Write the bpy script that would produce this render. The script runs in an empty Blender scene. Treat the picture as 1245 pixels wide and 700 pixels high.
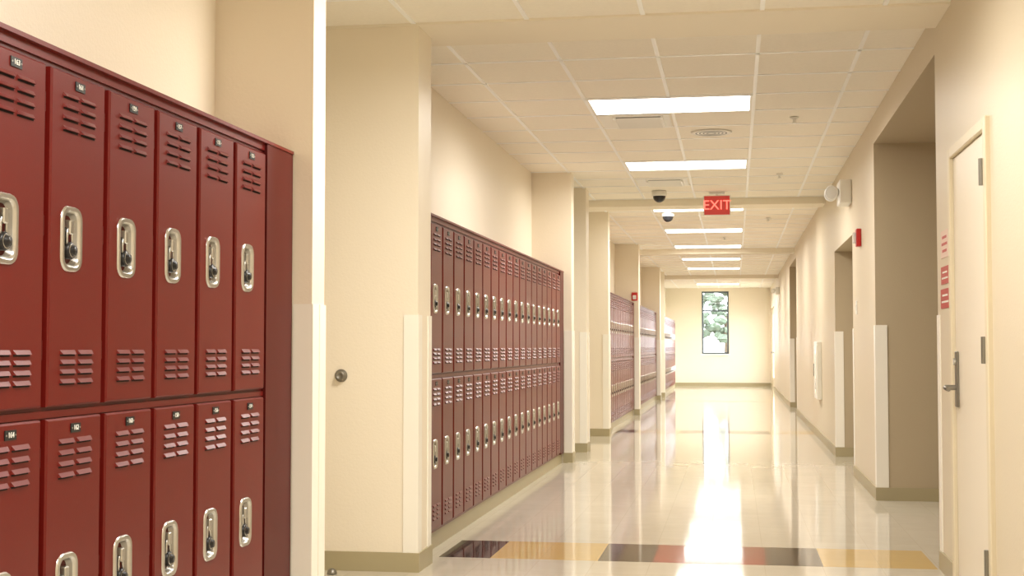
import bpy, bmesh, math, random
from mathutils import Vector, Matrix
random.seed(4)
scene = bpy.context.scene
try:
    scene.view_settings.view_transform = 'Standard'
except Exception: pass

# ---------------------------------------------------------------- materials
def lin(c):
    c = c/255.0
    return c/12.92 if c <= 0.04045 else ((c+0.055)/1.055)**2.4
def L(r,g,b): return (lin(r),lin(g),lin(b),1)

def mat(name, rgb, rough=0.5, metal=0.0, var=0.04, vscale=3.0, bump=0.0, bscale=60.0, emit=None, estr=0.0, spec=None):
    m = bpy.data.materials.new(name); m.use_nodes = True
    nt = m.node_tree; bs = nt.nodes['Principled BSDF']
    col = L(*rgb)
    tc = nt.nodes.new('ShaderNodeTexCoord')
    if var > 0:
        nz = nt.nodes.new('ShaderNodeTexNoise'); nz.inputs['Scale'].default_value = vscale
        nz.inputs['Detail'].default_value = 4
        nt.links.new(tc.outputs['Object'], nz.inputs['Vector'])
        mx = nt.nodes.new('ShaderNodeMix'); mx.data_type='RGBA'
        mx.inputs[6].default_value = tuple(min(1,c*(1-var)) for c in col[:3])+(1,)
        mx.inputs[7].default_value = tuple(min(1,c*(1+var)) for c in col[:3])+(1,)
        nt.links.new(nz.outputs['Fac'], mx.inputs[0])
        nt.links.new(mx.outputs[2], bs.inputs['Base Color'])
    else:
        bs.inputs['Base Color'].default_value = col
    bs.inputs['Roughness'].default_value = rough
    bs.inputs['Metallic'].default_value = metal
    if spec is not None: bs.inputs['Specular IOR Level'].default_value = spec
    if bump > 0:
        n2 = nt.nodes.new('ShaderNodeTexNoise'); n2.inputs['Scale'].default_value = bscale
        n2.inputs['Detail'].default_value = 3
        nt.links.new(tc.outputs['Object'], n2.inputs['Vector'])
        bp = nt.nodes.new('ShaderNodeBump'); bp.inputs['Strength'].default_value = bump
        bp.inputs['Distance'].default_value = 0.01
        nt.links.new(n2.outputs['Fac'], bp.inputs['Height'])
        nt.links.new(bp.outputs['Normal'], bs.inputs['Normal'])
    if emit:
        bs.inputs['Emission Color'].default_value = L(*emit)
        bs.inputs['Emission Strength'].default_value = estr
    return m

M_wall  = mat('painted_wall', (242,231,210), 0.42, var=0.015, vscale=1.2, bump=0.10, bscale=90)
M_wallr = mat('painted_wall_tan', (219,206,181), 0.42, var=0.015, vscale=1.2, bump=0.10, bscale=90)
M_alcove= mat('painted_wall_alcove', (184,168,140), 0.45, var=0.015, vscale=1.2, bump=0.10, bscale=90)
M_beam  = mat('painted_beam', (242,233,213), 0.6, var=0.01)
M_tile  = mat('acoustic_tile', (249,243,229), 0.9, var=0.04, vscale=45, bump=0.25, bscale=160)
M_tbar  = mat('ceiling_tbar', (255,255,252), 0.35, var=0.0)
M_base  = mat('vinyl_base', (172,160,126), 0.4, var=0.04)
M_guard = mat('corner_guard_vinyl', (247,242,229), 0.35, var=0.01)
M_red   = mat('locker_enamel', (104,20,14), 0.32, var=0.05, vscale=2.0, bump=0.02, bscale=250, spec=.38)
M_redd  = mat('locker_frame_enamel', (84,16,12), 0.40, var=0.05, spec=.32)
M_slot  = mat('dark_slot', (22,6,5), 0.9, var=0.0)
M_steel = mat('stainless', (206,205,200), 0.28, metal=1.0, var=0.05, vscale=30)
M_cup   = mat('cup_steel', (160,157,150), 0.36, metal=0.9, var=0.06, vscale=30)
M_black = mat('black_plastic', (22,21,22), 0.35, var=0.0)
M_plate = mat('number_plate', (26,30,30), 0.4, var=0.0)
M_white = mat('white_enamel', (240,238,230), 0.4, var=0.01)
M_door  = mat('door_paint', (234,223,203), 0.38, var=0.01)
M_frame = mat('door_frame_paint', (224,211,182), 0.4, var=0.01)
M_lamp  = mat('troffer_lens', (255,250,240), 0.5, var=0.0, emit=(255,252,246), estr=6.0)
M_grey  = mat('grey_metal', (120,122,120), 0.45, metal=0.3, var=0.03)
M_hinge = mat('hinge_steel', (140,136,126), 0.4, metal=0.8, var=0.03)
M_alarm = mat('alarm_red', (190,30,28), 0.35, var=0.02)
M_lens  = mat('clear_lens', (225,225,220), 0.15, var=0.0)
M_dome  = mat('dome_dark', (35,35,38), 0.1, var=0.0)
M_exitf = mat('exit_face', (190,62,58), 0.4, var=0.0, emit=(220,70,62), estr=0.25)
M_exitl = mat('exit_letters', (255,130,120), 0.4, var=0.0, emit=(255,110,95), estr=1.6)
M_sign  = mat('sign_red', (186,38,30), 0.4, var=0.0)
M_paper = mat('sign_paper', (232,205,190), 0.6, var=0.0)
M_alum  = mat('window_frame_aluminium', (95,105,112), 0.4, metal=0.5, var=0.02)
M_leaf  = mat('foliage', (84,96,80), 0.8, var=0.6, vscale=3)
M_bark  = mat('bark', (90,75,60), 0.9, var=0.2, vscale=8)
M_grass = mat('grass', (120,124,108), 0.9, var=0.2, vscale=2)

def floor_mat(name, c1, c2, mortar):
    m = bpy.data.materials.new(name); m.use_nodes=True
    nt=m.node_tree; bs=nt.nodes['Principled BSDF']
    tc=nt.nodes.new('ShaderNodeTexCoord')
    br=nt.nodes.new('ShaderNodeTexBrick'); br.offset=0.0; br.squash=1.0
    br.inputs['Scale'].default_value=1.0
    br.inputs['Brick Width'].default_value=0.305
    br.inputs['Row Height'].default_value=0.33
    br.inputs['Mortar Size'].default_value=0.0012
    br.inputs['Mortar Smooth'].default_value=0.3
    br.inputs['Color1'].default_value=L(*c1); br.inputs['Color2'].default_value=L(*c2)
    br.inputs['Mortar'].default_value=L(*mortar)
    mp=nt.nodes.new('ShaderNodeMapping'); mp.inputs['Location'].default_value=(0.155,-0.14,0)
    nt.links.new(tc.outputs['Object'],mp.inputs['Vector'])
    nt.links.new(mp.outputs[0],br.inputs['Vector'])
    nz=nt.nodes.new('ShaderNodeTexNoise'); nz.inputs['Scale'].default_value=7; nz.inputs['Detail'].default_value=2
    nt.links.new(tc.outputs['Object'],nz.inputs['Vector'])
    rp=nt.nodes.new('ShaderNodeMapRange'); rp.inputs[1].default_value=0.3; rp.inputs[2].default_value=0.7
    rp.inputs[3].default_value=0.975; rp.inputs[4].default_value=1.02
    nt.links.new(nz.outputs['Fac'],rp.inputs[0])
    mx=nt.nodes.new('ShaderNodeMix'); mx.data_type='RGBA'; mx.blend_type='MULTIPLY'; mx.inputs[0].default_value=1
    nt.links.new(br.outputs['Color'],mx.inputs[6]); nt.links.new(rp.outputs[0],mx.inputs[7])
    nt.links.new(mx.outputs[2],bs.inputs['Base Color'])
    bs.inputs['Roughness'].default_value=0.07
    bs.inputs['IOR'].default_value=1.5
    bs.inputs['Specular IOR Level'].default_value=0.58
    return m
M_floor = floor_mat('vct_floor',(211,203,185),(207,199,181),(191,182,163))
M_fblk  = floor_mat('vct_black',(52,46,44),(46,41,40),(60,53,50))
M_fyel  = floor_mat('vct_yellow',(214,182,118),(208,176,112),(188,164,110))
M_fred  = floor_mat('vct_red',(164,62,52),(130,54,46),(120,60,52))

# ---------------------------------------------------------------- mesh builder
class MB:
    def __init__(s): s.bm=bmesh.new(); s.mats=[]
    def mi(s,m):
        if m not in s.mats: s.mats.append(m)
        return s.mats.index(m)
    def face(s,pts,m,smooth=False):
        vs=[s.bm.verts.new(p) for p in pts]
        f=s.bm.faces.new(vs); f.material_index=s.mi(m); f.smooth=smooth; return f
    def box(s,x0,x1,y0,y1,z0,z1,m):
        v=[s.bm.verts.new(p) for p in [(x0,y0,z0),(x1,y0,z0),(x1,y1,z0),(x0,y1,z0),(x0,y0,z1),(x1,y0,z1),(x1,y1,z1),(x0,y1,z1)]]
        k=s.mi(m); fs=[]
        for q in [(0,3,2,1),(4,5,6,7),(0,1,5,4),(1,2,6,5),(2,3,7,6),(3,0,4,7)]:
            f=s.bm.faces.new([v[i] for i in q]); f.material_index=k; fs.append(f)
        return fs
    def bbox(s,x0,x1,y0,y1,z0,z1,m,b=0.004,seg=2):
        fs=s.box(x0,x1,y0,y1,z0,z1,m)
        es=list({e for f in fs for e in f.edges})
        r=bmesh.ops.bevel(s.bm,geom=es,offset=b,segments=seg,profile=0.5,affect='EDGES')
        k=s.mi(m)
        for f in r['faces']: f.material_index=k
    def lathe(s,c,axis,prof,m,seg=24,smooth=True):
        ax=Vector(axis).normalized(); t=Vector((0,0,1)) if abs(ax.z)<0.9 else Vector((1,0,0))
        u=ax.cross(t).normalized(); w=ax.cross(u); c=Vector(c); k=s.mi(m); rings=[]
        for r,d in prof:
            if r<1e-6: rings.append([s.bm.verts.new(c+ax*d)])
            else: rings.append([s.bm.verts.new(c+ax*d+(u*math.cos(2*math.pi*i/seg)+w*math.sin(2*math.pi*i/seg))*r) for i in range(seg)])
        for a,b in zip(rings,rings[1:]):
            for i in range(seg):
                j=(i+1)%seg
                if len(a)==1 and len(b)==1: continue
                if len(a)==1: f=s.bm.faces.new([a[0],b[i],b[j]])
                elif len(b)==1: f=s.bm.faces.new([a[i],a[j],b[0]])
                else: f=s.bm.faces.new([a[i],a[j],b[j],b[i]])
                f.material_index=k; f.smooth=smooth
    def cyl(s,c,axis,r,h,m,seg=20):
        s.lathe(c,axis,[(0,0),(r,0),(r,h),(0,h)],m,seg,False)
    def tube(s,pts,r,m,seg=8):
        k=s.mi(m); pts=[Vector(p) for p in pts]; rings=[]
        for i,p in enumerate(pts):
            d=(pts[min(i+1,len(pts)-1)]-pts[max(i-1,0)]).normalized()
            t=Vector((0,0,1)) if abs(d.z)<0.95 else Vector((0,1,0))
            t=Vector((1,0,0)) if abs(d.x)<0.3 else t
            u=d.cross(t).normalized(); w=d.cross(u)
            rings.append([s.bm.verts.new(p+(u*math.cos(2*math.pi*j/seg)+w*math.sin(2*math.pi*j/seg))*r) for j in range(seg)])
        for a,b in zip(rings,rings[1:]):
            for j in range(seg):
                f=s.bm.faces.new([a[j],a[(j+1)%seg],b[(j+1)%seg],b[j]]); f.material_index=k; f.smooth=True
        for rg in (rings[0],rings[-1]):
            f=s.bm.faces.new(rg); f.material_index=k
    def mesh(s,name):
        bmesh.ops.recalc_face_normals(s.bm,faces=s.bm.faces)
        me=bpy.data.meshes.new(name); s.bm.to_mesh(me); s.bm.free()
        for m in s.mats: me.materials.append(m)
        return me
    def obj(s,name,parent=None,loc=(0,0,0),rot=(0,0,0)):
        return add(name,s.mesh(name),parent,loc,rot)
def add(name,me,parent=None,loc=(0,0,0),rot=(0,0,0)):
    o=bpy.data.objects.new(name,me); scene.collection.objects.link(o)
    o.location=loc; o.rotation_euler=rot
    if parent: o.parent=parent
    return o
def empty(name,loc=(0,0,0),rot=(0,0,0)):
    return add(name,None,None,loc,rot)
def text(name,body,size,m,parent,loc,rot,ext=0.0008):
    cu=bpy.data.curves.new(name,'FONT'); cu.body=body; cu.size=size; cu.extrude=ext
    cu.align_x='CENTER'; cu.align_y='CENTER'; cu.materials.append(m)
    o=bpy.data.objects.new(name,cu); scene.collection.objects.link(o)
    bpy.context.view_layer.update()
    me=bpy.data.meshes.new_from_object(o.evaluated_get(bpy.context.evaluated_depsgraph_get()))
    bpy.data.objects.remove(o)
    if not me.materials: me.materials.append(m)
    return add(name,me,parent,loc,rot)

# ---------------------------------------------------------------- dimensions
XR=1.07; XL=-1.64; XB=-2.05; XA=-3.1
YE=41.5; YS=-4.0
ZC=2.96; ZN=2.885; ZB=2.872; ZALC=2.74
LX=-1.735   # locker body front plane

# ---------------------------------------------------------------- floor
b=MB(); b.box(-3.3,2.9,YS-.2,YE+.2,-0.15,0,M_floor); b.obj('floor')
b=MB()
def band(y0,y1):
    cols=[(-1.64,-1.35,M_fblk),(-1.35,-.75,M_fyel),(-.75,-.45,M_fblk),(-.45,.16,M_fred),(.16,.46,M_fblk),(.46,1.05,M_fyel)]
    for x0,x1,m in cols: b.box(x0,x1,y0,y1,-0.01,0.0006,m)
band(7.48,8.14); band(18.7,19.35); band(29.6,30.25)
b.obj('floor_tile_band')

# ---------------------------------------------------------------- left wall
cols=[(5.14,5.30),(6.95,7.25),(13.75,13.97),(15.14,15.44),(17.86,18.10),(23.6,23.9),(30.4,30.7),(32.25,32.5)]
ZT=3.1
def lw(x1,y0,y1,x0=-3.3):
    b=MB(); b.box(x0,x1,y0,y1,0,ZT,M_wall); b.obj('wall_left')
lw(XB,YS,5.14)
lw(XL,5.14,5.30); lw(XA,5.30,6.95); lw(XL,6.95,7.25); lw(XB,7.25,13.75); lw(XL,13.75,13.97)
lw(XA,13.97,15.14); lw(XL,15.14,15.44); lw(XA,15.44,17.86); lw(XL,17.86,18.10); lw(XB,18.1,23.6)
lw(XL,23.6,23.9); lw(XB,23.9,30.4); lw(XL,30.4,30.7); lw(XA,30.7,32.25); lw(XL,32.25,32.5); lw(XB,32.5,YE)
# ---------------------------------------------------------------- right wall
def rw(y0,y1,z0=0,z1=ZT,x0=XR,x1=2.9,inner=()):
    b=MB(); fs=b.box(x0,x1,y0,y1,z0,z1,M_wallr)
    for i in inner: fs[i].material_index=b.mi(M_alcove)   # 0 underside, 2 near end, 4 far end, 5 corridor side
    b.obj('wall_right')
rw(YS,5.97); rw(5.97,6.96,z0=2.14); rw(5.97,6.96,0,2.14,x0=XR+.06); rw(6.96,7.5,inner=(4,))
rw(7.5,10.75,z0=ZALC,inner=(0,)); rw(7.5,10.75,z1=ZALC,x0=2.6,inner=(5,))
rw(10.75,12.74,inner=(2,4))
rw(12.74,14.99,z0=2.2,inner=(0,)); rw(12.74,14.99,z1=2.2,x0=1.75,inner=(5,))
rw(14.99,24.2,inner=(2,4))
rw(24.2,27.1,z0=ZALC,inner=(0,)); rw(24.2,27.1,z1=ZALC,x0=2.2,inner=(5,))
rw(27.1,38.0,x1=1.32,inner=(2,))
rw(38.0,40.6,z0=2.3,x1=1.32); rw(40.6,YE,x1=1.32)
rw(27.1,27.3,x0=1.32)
# end wall with window opening
wx0,wx1,wz0,wz1=-0.98,-0.17,0.97,2.86
b=MB()
b.box(-3.3,wx0,YE,YE+.25,0,3.1,M_wall); b.box(wx1,1.32,YE,YE+.25,0,3.1,M_wall)
b.box(wx0,wx1,YE,YE+.25,0,wz0,M_wall); b.box(wx0,wx1,YE,YE+.25,wz1,3.1,M_wall)
b.obj('wall_end')
b=MB(); b.box(-3.3,2.9,YS-.2,YS,0,3.1,M_wall); b.obj('wall_back')

# windows
def glassmat():
    m=bpy.data.materials.new('window_glass'); m.use_nodes=True; nt=m.node_tree
    nt.nodes.clear(); o=nt.nodes.new('ShaderNodeOutputMaterial'); mx=nt.nodes.new('ShaderNodeMixShader')
    t=nt.nodes.new('ShaderNodeBsdfTransparent'); g=nt.nodes.new('ShaderNodeBsdfGlossy'); g.inputs['Roughness'].default_value=.02
    mx.inputs[0].default_value=.07; nt.links.new(t.outputs[0],mx.inputs[1]); nt.links.new(g.outputs[0],mx.inputs[2])
    nt.links.new(mx.outputs[0],o.inputs[0]); return m
M_glass=glassmat()
b=MB(); fy0,fy1=YE+.08,YE+.14; t=.05
b.box(wx0,wx0+t,fy0,fy1,wz0,wz1,M_alum); b.box(wx1-t,wx1,fy0,fy1,wz0,wz1,M_alum)
b.box(wx0+t,wx1-t,fy0,fy1,wz0,wz0+t,M_alum); b.box(wx0+t,wx1-t,fy0,fy1,wz1-t,wz1,M_alum)
b.box(wx0+t,wx1-t,fy0,fy1,2.25,2.25+t,M_alum)
b.box(wx0+t,wx1-t,fy0+.025,fy0+.03,wz0+t,wz1-t,M_glass)
b.box(wx0-.04,wx1+.04,YE-.05,YE+.08,wz0-.04,wz0,M_white)
b.obj('window_1')
# glazed doors added in the right wall near the end to admit daylight
b=MB(); fx0,fx1=XR+.03,XR+.09
for i in range(2):
    y0=38.0+i*1.3; y1=y0+1.3
    b.box(fx0,fx1,y0,y0+.1,0,2.3,M_frame); b.box(fx0,fx1,y1-.1,y1,0,2.3,M_frame)
    b.box(fx0,fx1,y0+.1,y1-.1,0.01,.28,M_frame); b.box(fx0,fx1,y0+.1,y1-.1,2.15,2.3,M_frame)
    b.box(fx0+.025,fx0+.03,y0+.1,y1-.1,.28,2.15,M_glass)
    b.box(fx0-.05,fx0-.03,y0+.1,y1-.1,1.0,1.04,M_hinge)
    for yy in (y0+.12,y1-.14): b.box(fx0-.03,fx0,yy,yy+.02,1.0,1.04,M_hinge)
b.obj('added_daylight_doors')

# ---------------------------------------------------------------- ceiling
bays=[(YS,6.95,ZN),(7.45,16.4,ZC),(16.85,24.9,ZC),(25.3,34.0,ZC),(34.4,YE,ZC)]
b=MB()
for y0,y1,z in bays: b.box(-3.3,2.9,y0-.02,y1+.02,z,z+.1,M_tile)
b.box(-3.3,2.9,YS-.2,YE+.2,3.1,3.2,M_tile)
b.obj('ceiling')
PX=.605; PY=.67; GX=-.455
lightY={0:[-1.63,1.72,5.07],1:[9.67,13.02],2:[17.25,20.6,23.95],3:[27.4,30.75],4:[35.0,38.4]}
for i,(y0,y1,z) in enumerate(bays):
    b=MB()
    g0=lightY[i][0]
    zz0,zz1=z-.006,z+.001
    for k in range(-5,6):
        x=GX+k*PX
        if -3.2<x<XR: b.box(x-.012,x+.012,y0,y1,zz0,zz1,M_tbar)
    k0=math.ceil((y0-g0)/PY)
    y=g0+k0*PY
    while y<y1:
        b.box(-3.2,XR,y-.012,y+.012,zz0,zz1-.0005,M_tbar); y+=PY
    b.obj('ceiling_grid')
beams=[(6.94,7.45),(16.4,16.85),(24.9,25.3),(34.0,34.4)]
for y0,y1 in beams:
    b=MB(); b.box(-3.2,XR,y0,y1,ZB,3.1,M_beam); b.obj('ceiling_beam')

# troffers
for i,ys in lightY.items():
    z=bays[i][2]
    for y in ys:
        b=MB()
        x0=GX-PX; x1=GX+PX; y0=y; y1=y+PY; f=.03; zt=z-.004
        b.box(x0+.012,x0+f,y0+.012,y1-.012,zt-.006,zt,M_white); b.box(x1-f,x1-.012,y0+.012,y1-.012,zt-.006,zt,M_white)
        b.box(x0+f,x1-f,y0+.012,y0+f,zt-.006,zt,M_white); b.box(x0+f,x1-f,y1-f,y1-.012,zt-.006,zt,M_white)
        b.box(x0+f,x1-f,y0+f,y1-f,zt-.004,zt-.001,M_lamp)
        o=b.obj('ceiling_light')
        la=bpy.data.lights.new('troffer_lamp','AREA'); la.shape='RECTANGLE'; la.size=1.13; la.size_y=.6
        la.energy=58; la.color=(1,.965,.905); la.spread=math.radians(168)
        lo=bpy.data.objects.new('troffer_lamp',la); scene.collection.objects.link(lo)
        lo.location=(GX,(y0+y1)/2,zt-.008); lo.parent=o

def diffuser(y,z):
    b=MB(); x0=GX-PX+.03; x1=GX-.03; y0=y+.03; y1=y+PY-.03
    b.box(x0,x1,y0,y1,z-.008,z-.004,M_white)
    b.box(x0+.13,x1-.07,y0+.1,y1-.1,z-.012,z-.008,M_grey)
    for k in range(7):
        yy=y0+.12+k*.06
        b.face([(x0+.13,yy,z-.012),(x1-.07,yy,z-.012),(x1-.07,yy+.04,z-.03),(x0+.13,yy+.04,z-.03)],M_white)
    b.box(x0+.11,x0+.13,y0+.08,y1-.08,z-.03,z-.008,M_white); b.box(x1-.07,x1-.05,y0+.08,y1-.08,z-.03,z-.008,M_white)
    b.obj('air_diffuser')
diffuser(9.67+PY,ZC); diffuser(13.02+2*PY,ZC)
b=MB(); b.lathe((-.18,11.35,ZC-.004),(0,0,-1),[(0,0),(.17,0),(.17,.006),(.155,.012),(.15,.008),(0,.008)],M_white,36)
for r in (.03,.06,.09,.12): b.lathe((-.18,11.35,ZC-.012),(0,0,-1),[(r,0),(r+.006,.002),(r+.012,0)],M_grey,30)
b.obj('ceiling_speaker')
for x,y in [(.47,10.7),(.47,14.2),(.47,19.0),(-.15,22.2)]:
    b=MB(); b.lathe((x,y,ZC-.0045),(0,0,-1),[(0,0),(.035,0),(.03,.012),(.012,.014),(.012,.04),(.022,.042),(.022,.046),(0,.046)],M_white,16)
    b.obj('ceiling_sprinkler')

# ---------------------------------------------------------------- baseboards & corner guards
b=MB(); BT=.012; BH=.1
b.box(XB,XB+BT,YS,.9,0,BH,M_base)
alc=[(5.30,6.95),(13.97,15.14),(15.44,17.86),(30.7,32.25)]
for y0,y1 in cols:
    b.box(XL,XL+BT,y0-BT,y1+BT,0,BH,M_base)
for y0,y1 in alc:
    b.box(XA,XL,y1-BT,y1,0,BH,M_base); b.box(XA,XL,y0,y0+BT,0,BH,M_base)
for y0 in (5.14,13.75,23.6,30.4): b.box(LX+.01,XL,y0-BT,y0,0,BH,M_base)
b.box(XB,XB+BT,40.1,YE,0,BH,M_base)
b.obj('baseboard_left')
b=MB()
for y0,y1 in ((YS,5.93),(7.0,7.5),(10.75,12.74),(14.99,24.2),(27.1,38.0),(40.6,YE)):
    b.box(XR-BT,XR,y0,y1,0,BH,M_base)
b.box(XR-BT,2.6,10.75-BT,10.75,0,BH,M_base); b.box(XR,2.6,7.5,7.5+BT,0,BH,M_base); b.box(2.6-BT,2.6,7.5,10.75,0,BH,M_base)
b.box(XR-BT,1.75,14.99-BT,14.99,0,BH,M_base); b.box(XR,2.2,27.1-BT,27.1,0,BH,M_base)
b.obj('baseboard_right')
b=MB(); b.box(XB,XR,YE-BT,YE,0,BH,M_base); b.obj('baseboard_end')

def guard(x,y,sx,sy,name='corner_guard',z0=.1,z1=1.34,w=.085):
    b=MB(); t=.006
    xa,xb=sorted((x-sx*t,x+sx*w)); ya,yb=sorted((y-sy*t,y))
    b.box(xa,xb,ya,yb,z0,z1,M_guard)
    xa,xb=sorted((x-sx*t,x)); ya,yb=sorted((y,y+sy*w))
    b.box(xa,xb,ya,yb,z0,z1,M_guard)
    b.obj(name)
for y0,y1 in cols:
    guard(XL,y0,-1,1,w=.075)
    guard(XL,y1,-1,-1,w=.075)
for y in (7.5,12.74,24.2): guard(XR,y,1,-1)
for y in (10.75,14.99,27.1): guard(XR,y,1,1)

# ---------------------------------------------------------------- lockers
PITCH=.3265; DW=.297; DH=.87
def rrect(yc,zc,hy,hz,r,x,n=5):
    pts=[]
    for cy,cz,a0 in ((yc+hy-r,zc+hz-r,0),(yc-hy+r,zc+hz-r,90),(yc-hy+r,zc-hz+r,180),(yc+hy-r,zc-hz+r,270)):
        for i in range(n+1):
            a=math.radians(a0+90*i/n); pts.append((x,cy+r*math.cos(a),cz+r*math.sin(a)))
    return pts
def make_door():
    b=MB(); bm=b.bm; x=.018; ins=.005; n=5
    yc=DW*.37; zc=DH*.5; hy=.048; hz=.078
    kR=b.mi(M_red)
    outer=[bm.verts.new(p) for p in ((x,DW-ins,DH-ins),(x,ins,DH-ins),(x,ins,ins),(x,DW-ins,ins))]
    mid=[bm.verts.new(p) for p in ((x-.005,DW,DH),(x-.005,0,DH),(x-.005,0,0),(x-.005,DW,0))]
    back=[bm.verts.new(p) for p in ((0,DW,DH),(0,0,DH),(0,0,0),(0,DW,0))]
    def ring(a,c,k,sm=False):
        m=len(a)
        for i in range(m):
            j=(i+1)%m; f=bm.faces.new([a[i],a[j],c[j],c[i]]); f.material_index=k; f.smooth=sm
    ring(mid,outer,kR); ring(back,mid,kR)
    hole=[bm.verts.new(p) for p in rrect(yc,zc,hy,hz,.03,x,n)]
    for c in range(4):
        s=c*(n+1)
        for i in range(n):
            f=bm.faces.new([outer[c],hole[s+i+1],hole[s+i]]); f.material_index=kR
        nx=((c+1)%4)*(n+1)
        f=bm.faces.new([outer[c],outer[(c+1)%4],hole[nx],hole[s+n]]); f.material_index=kR
    kS=b.mi(M_steel); kC=b.mi(M_cup)
    r0=[bm.verts.new(p) for p in rrect(yc,zc,hy+.008,hz+.008,.036,x-.001,n)]
    r1=[bm.verts.new(p) for p in rrect(yc,zc,hy+.005,hz+.005,.034,x+.006,n)]
    r2=[bm.verts.new(p) for p in rrect(yc,zc,hy-.004,hz-.004,.027,x+.006,n)]
    r3=[bm.verts.new(p) for p in rrect(yc,zc,hy-.010,hz-.010,.022,x-.002,n)]
    r4=[bm.verts.new(p) for p in rrect(yc,zc,hy-.016,hz-.018,.018,x-.030,n)]
    ring(r0,r1,kS,True); ring(r1,r2,kS,False); ring(r2,r3,kS,True); ring(r3,r4,kC,True)
    f=bm.faces.new(r4); f.material_index=kC
    b.bbox(x-.03,x+.004,yc-.010,yc+.012,zc+.012,zc+.05,M_steel,.003,1)
    b.box(x-.029,x-.006,yc-.018,yc-.010,zc-.01,zc+.03,M_black)
    sh=[(x-.004,yc+.013*math.cos(a),zc+.006+.026*math.sin(a)) for a in [math.pi*i/8 for i in range(9)]]
    sh=[(x-.004,yc+.013,zc-.02)]+sh+[(x-.004,yc-.013,zc-.02)]
    b.tube(sh,.0035,M_steel,6)
    b.lathe((x-.014,yc,zc-.030),(1,0,0),[(0,0),(.021,0),(.023,.003),(.023,.016),(.020,.020),(.013,.021),(.012,.028),(0,.028)],M_black,18)
    b.lathe((x+.0055,yc,zc-.030),(1,0,0),[(.0135,0),(.017,.0015),(.0195,0)],M_steel,18)
    def louv(y0,y1,z):
        t=.008; d=.008
        b.face([(x,y0,z+t),(x,y1,z+t),(x+d,y1-.004,z-t*.4),(x+d,y0+.004,z-t*.4)],M_red)
        b.face([(x,y0,z+t),(x+d,y0+.004,z-t*.4),(x,y0,z-t*.4)],M_red)
        b.face([(x,y1,z+t),(x,y1,z-t*.4),(x+d,y1-.004,z-t*.4)],M_red)
        b.face([(x+.0006,y0,z-t*.3),(x+.0006,y1,z-t*.3),(x+.0006,y1,z-t*1.0),(x+.0006,y0,z-t*1.0)],M_slot)
    for k in range(4):
        for cy in (DW*.5-.048,DW*.5+.048):
            louv(cy-.04,cy+.04,DH-.062-k*.029)
            louv(cy-.04,cy+.04,.062+k*.025)
    b.box(x,x+.003,DW*.5-.026,DW*.5+.026,DH-.040,DH-.016,M_plate)
    for s in (-1,1): b.cyl((x+.003,DW*.5+s*.021,DH-.028),(1,0,0),.0025,.0012,M_steel,8)
    for zz in (.12,.435,.75): b.cyl((x-.006,DW+.002,zz),(0,0,1),.004,.05,M_redd,8)
    return b.mesh('locker_door')
DOOR=make_door()
def bank(y0,n,filler0=0,filler1=0,numbers=None):
    e=empty('locker_bank',(LX,y0,0))
    b=MB(); Lh=n*PITCH; z0=.10; z1=1.93; d=XB-LX+.002
    b.box(d,0,-filler0,Lh+filler1,z0,z1,M_redd)
    b.box(0,.006,-filler0,Lh+filler1,z1-.026,z1,M_red)
    b.box(0,.006,-filler0,Lh+filler1,z0,z0+.012,M_red)
    b.box(0,.006,-filler0,Lh+filler1,.99,1.008,M_red)
    if filler1: b.box(0,.016,Lh+.008,Lh+filler1,z0,z1,M_redd)
    if filler0: b.box(0,.016,-filler0,-.008,z0,z1,M_redd)
    b.box(d,.020,-filler0,Lh+filler1,z1,z1+.012,M_red)
    b.box(d,-.002,-filler0,Lh+filler1,0,z0,M_base)
    b.obj('locker_body',e)
    g=(PITCH-DW)/2
    for i in range(n):
        for zz in (.117,1.018):
            add('locker_door',DOOR,e,(0,i*PITCH+g,zz))
    if numbers:
        for (i,tier,s) in numbers:
            text('locker_number',s,.019,M_white,e,(.0215,i*PITCH+g+DW*.5,(.117,1.018)[tier]+DH-.028),(math.pi/2,0,math.pi/2))
    return e
R1=4.825-12*PITCH
nums=[]
for i in range(5,12):
    nums.append((i,1,str(153+2*(11-i)))); nums.append((i,0,str(154+2*(11-i))))
bank(R1,12,0,.305,nums)
bank(7.262,19,0.0,.27)
bank(18.13,16,0,.22); bank(23.93,19,0,.24); bank(32.52,23,0,0)

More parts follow.
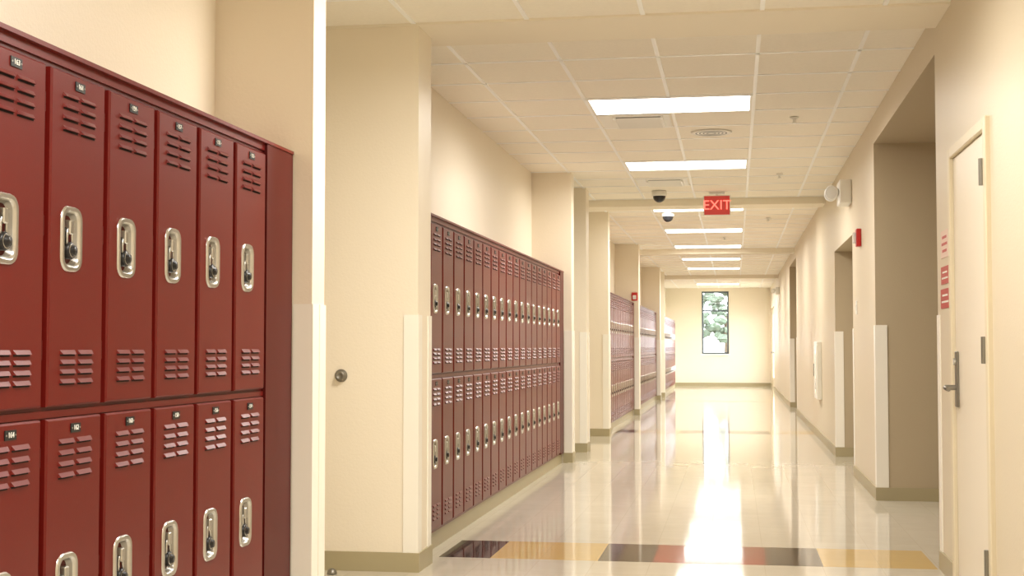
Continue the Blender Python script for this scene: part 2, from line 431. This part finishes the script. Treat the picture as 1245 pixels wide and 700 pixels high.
# ---------------------------------------------------------------- doors
def door(name,x,y0,y1,face,near_hinge=True,z1=2.10):
    e=empty(name,(x,(y0+y1)/2,0)); oy=(y0+y1)/2
    def X(a,bb): return sorted((face*a,face*bb))
    b=MB()
    xs=X(-.03,.002); b.box(xs[0],xs[1],y0-oy+.045,y1-oy-.045,.012,z1-.004,M_door); b.obj('door_leaf',e)
    b=MB(); xs=X(-.05,.022)
    b.bbox(xs[0],xs[1],y0-oy-.02,y0-oy+.04,0,z1+.05,M_frame,.004,1); b.bbox(xs[0],xs[1],y1-oy-.04,y1-oy+.02,0,z1+.05,M_frame,.004,1)
    b.bbox(xs[0],xs[1]-.0005,y0-oy+.0401,y1-oy-.0401,z1,z1+.05,M_frame,.004,1); b.obj('door_frame',e)
    b=MB(); hy=(y0-oy+.045) if near_hinge else (y1-oy-.045)
    s=1 if near_hinge else -1
    for zz in (.2,1.1,1.86):
        b.cyl((face*.026,hy,zz),(0,0,1),.012,.115,M_hinge,12)
        ya,yb=sorted((hy,hy+s*.045)); xs=X(.002,.010); b.box(xs[0],xs[1],ya,yb,zz,zz+.115,M_hinge)
    b.obj('hinges',e)
    b=MB(); ly=(y1-oy-.11) if near_hinge else (y0-oy+.11); s=-1 if near_hinge else 1
    xs=X(.002,.014); b.bbox(xs[0],xs[1],ly-.03,ly+.03,.88,1.15,M_hinge,.003,1)
    b.cyl((face*.01,ly,.975),(face,0,0),.013,.055,M_hinge,12)
    b.tube([(face*.06,ly,.975),(face*.068,ly+s*.03,.975),(face*.068,ly+s*.13,.97)],.011,M_hinge,10)
    b.cyl((face*.014,ly,1.10),(face,0,0),.017,.010,M_steel,14)
    b.obj('lever_handle',e)
    return e
door('door_1',XR+.0,5.97,6.96,-1)
door('door_2',XA+.02,5.65,6.6,1); door('door_3',XA+.02,14.08,15.03,1); door('door_4',XA+.02,16.2,17.15,1); door('door_5',XA+.02,31.0,31.95,1)
door('door_6',1.75-.02,13.3,14.3,-1); door('door_7',2.6-.02,8.5,9.5,-1)

def sign(name,y,z,w,h,m,lines,lm):
    b=MB(); b.box(XR-.004,XR,y-w/2,y+w/2,z-h/2,z+h/2,m)
    for k in range(lines):
        zz=z+h/2-(k+1)*h/(lines+1); ww=w*(.38 if k%2 else .3)
        b.box(XR-.0046,XR-.004,y-ww,y+ww,zz-h*.05,zz+h*.05,lm)
    b.obj(name)
sign('wall_sign',7.22,1.42,.30,.10,M_sign,2,M_white)
sign('wall_sign',7.22,1.54,.26,.09,M_sign,2,M_white)
sign('wall_notice',7.22,1.70,.24,.14,M_paper,3,M_sign)
# emergency light
b=MB(); yy=12.9; zz=2.60
b.bbox(XR-.11,XR,yy-.17,yy+.17,zz-.11,zz+.11,M_white,.012,2)
for s in (-1,1):
    c=Vector((XR-.16,yy+s*.08,zz)); ax=Vector((-.55,-.8,-.1))
    b.cyl((XR-.11,yy+s*.08,zz),(-1,0,0),.015,.04,M_white,10)
    b.lathe(c,ax,[(0,-.06),(.035,-.055),(.06,0),(.068,.03),(.06,.034)],M_white,20)
    b.lathe(c,ax,[(.06,.032),(0,.04)],M_lens,20)
b.obj('emergency_light')
b=MB(); b.bbox(XR-.04,XR,11.85,11.97,2.03,2.18,M_alarm,.006,2)
b.bbox(XR-.065,XR-.04,11.88,11.94,2.06,2.15,M_lens,.005,2); b.obj('fire_alarm_strobe')
b=MB(); b.bbox(XR-.008,XR,12.3,12.38,1.46,1.58,M_white,.003,1); b.box(XR-.014,XR-.008,12.33,12.35,1.50,1.54,M_white); b.obj('light_switch')
b=MB(); y0,y1=17.35,17.95; z0,z1=.52,1.24
b.bbox(XR-.06,XR,y0,y1,z0,z1,M_white,.008,2)
b.box(XR-.066,XR-.06,y0+.05,y1-.05,z0+.06,z1-.06,M_guard)
b.box(XR-.068,XR-.066,y0+.10,y0+.28,z0+.12,z1-.12,M_lens)
b.box(XR-.074,XR-.06,y1-.1,y1-.06,z0+.28,z0+.44,M_hinge)
b.obj('fire_extinguisher_cabinet')
b=MB(); b.bbox(XR-.09,XR,33.2,33.5,2.45,2.62,M_white,.01,1)
for s in (-1,1):
    b.cyl((XR-.09,33.35+s*.08,2.53),(-1,0,0),.012,.03,M_white,8)
    b.lathe((XR-.13,33.35+s*.08,2.53),(-.5,-.8,-.1),[(0,-.05),(.05,0),(.055,.03),(0,.035)],M_white,14)
b.obj('emergency_light')
b=MB(); x=XL; yy=23.6
b.bbox(x-.12,x-.02,yy-.04,yy,1.98,2.12,M_alarm,.005,1); b.box(x-.10,x-.04,yy-.055,yy-.04,2.0,2.07,M_lens); b.obj('fire_alarm_strobe')

b=MB(); b.lathe((-2.054,6.95,1.02),(0,-1,0),[(0,0),(.034,0),(.034,.006),(.026,.012),(.024,.03),(.018,.034),(.014,.028),(0,.026)],M_hinge,24); b.obj('wall_door_bumper')
b=MB(); b.lathe((-2.06,6.82,0),(0,0,1),[(0,0),(.026,0),(.026,.008),(.02,.022),(.008,.03),(0,.031)],M_hinge,20); b.obj('floor_door_stop')

# exit sign
e=empty('ceiling_exit_sign',(-.19,15.75,ZC-.004))
b=MB(); b.bbox(-.09,.09,-.03,.03,-.025,0,M_white,.004,1); b.cyl((0,0,-.06),(0,0,1),.012,.04,M_white,12)
b.bbox(-.155,.155,-.03,.03,-.275,-.04,M_white,.006,2); b.box(-.145,.145,-.032,-.03,-.265,-.05,M_exitf); b.obj('housing',e)
text('letters','EXIT',.155,M_exitl,e,(0,-.034,-.158),(math.pi/2,0,0),.001)
def dome(x,y,z):
    b=MB(); b.lathe((x,y,z-.004),(0,0,-1),[(0,0),(.085,0),(.085,.05),(.075,.06)],M_white,28)
    b.lathe((x,y,z-.064),(0,0,-1),[(.072,0)]+[(.072*math.cos(a),.072*math.sin(a)) for a in [i*math.pi/14 for i in range(1,7)]]+[(0,.072)],M_dome,28)
    b.obj('ceiling_security_camera')
dome(-.84,15.55,ZC); dome(-.86,18.0,ZC)

# ---------------------------------------------------------------- exterior
b=MB(); b.box(-30,40,YE+.4,YE+60,-.3,-.2,M_grass); b.box(2.95,40,20,YE+.4,-.3,-.2,M_grass); b.obj('ground')
def tree(x,y,h):
    b=MB(); b.tube([(0,0,-.25),(0.05,0,h*.3),(0,.1,h*.55)],.12,M_bark,10)
    for k in range(110):
        a=random.uniform(0,6.28); r=random.uniform(.1,2.2); z=h*random.uniform(.3,1.0); rr=random.uniform(.10,.30)
        mt=Matrix.Translation((math.cos(a)*r,math.sin(a)*r,z))@Matrix.Diagonal((rr,rr,rr*.7,1))
        res=bmesh.ops.create_icosphere(b.bm,subdivisions=2,radius=1,matrix=mt)
        kk=b.mi(M_leaf)
        for v in res['verts']:
            v.co+=Vector((random.uniform(-.06,.06),random.uniform(-.06,.06),random.uniform(-.06,.06)))
            for f in v.link_faces: f.material_index=kk
    b.obj('tree',None,(x,y,0))
tree(-2.4,58,5.6); tree(-.4,64,5.0); tree(-4.5,66,6)

# ---------------------------------------------------------------- world / camera
w=bpy.data.worlds.new('sky'); scene.world=w; w.use_nodes=True
bg=w.node_tree.nodes['Background']; bg.inputs[0].default_value=(.88,.94,1,1); bg.inputs[1].default_value=13.0

cam=bpy.data.cameras.new('camera'); co=bpy.data.objects.new('camera',cam); scene.collection.objects.link(co)
cam.sensor_width=36; cam.lens=1650/1245*36; cam.clip_start=.05; cam.clip_end=300
co.location=(0,0,1.17)
co.rotation_euler=(math.radians(90)+math.atan(72/1650),0,math.atan(270.5/1650))
scene.camera=co
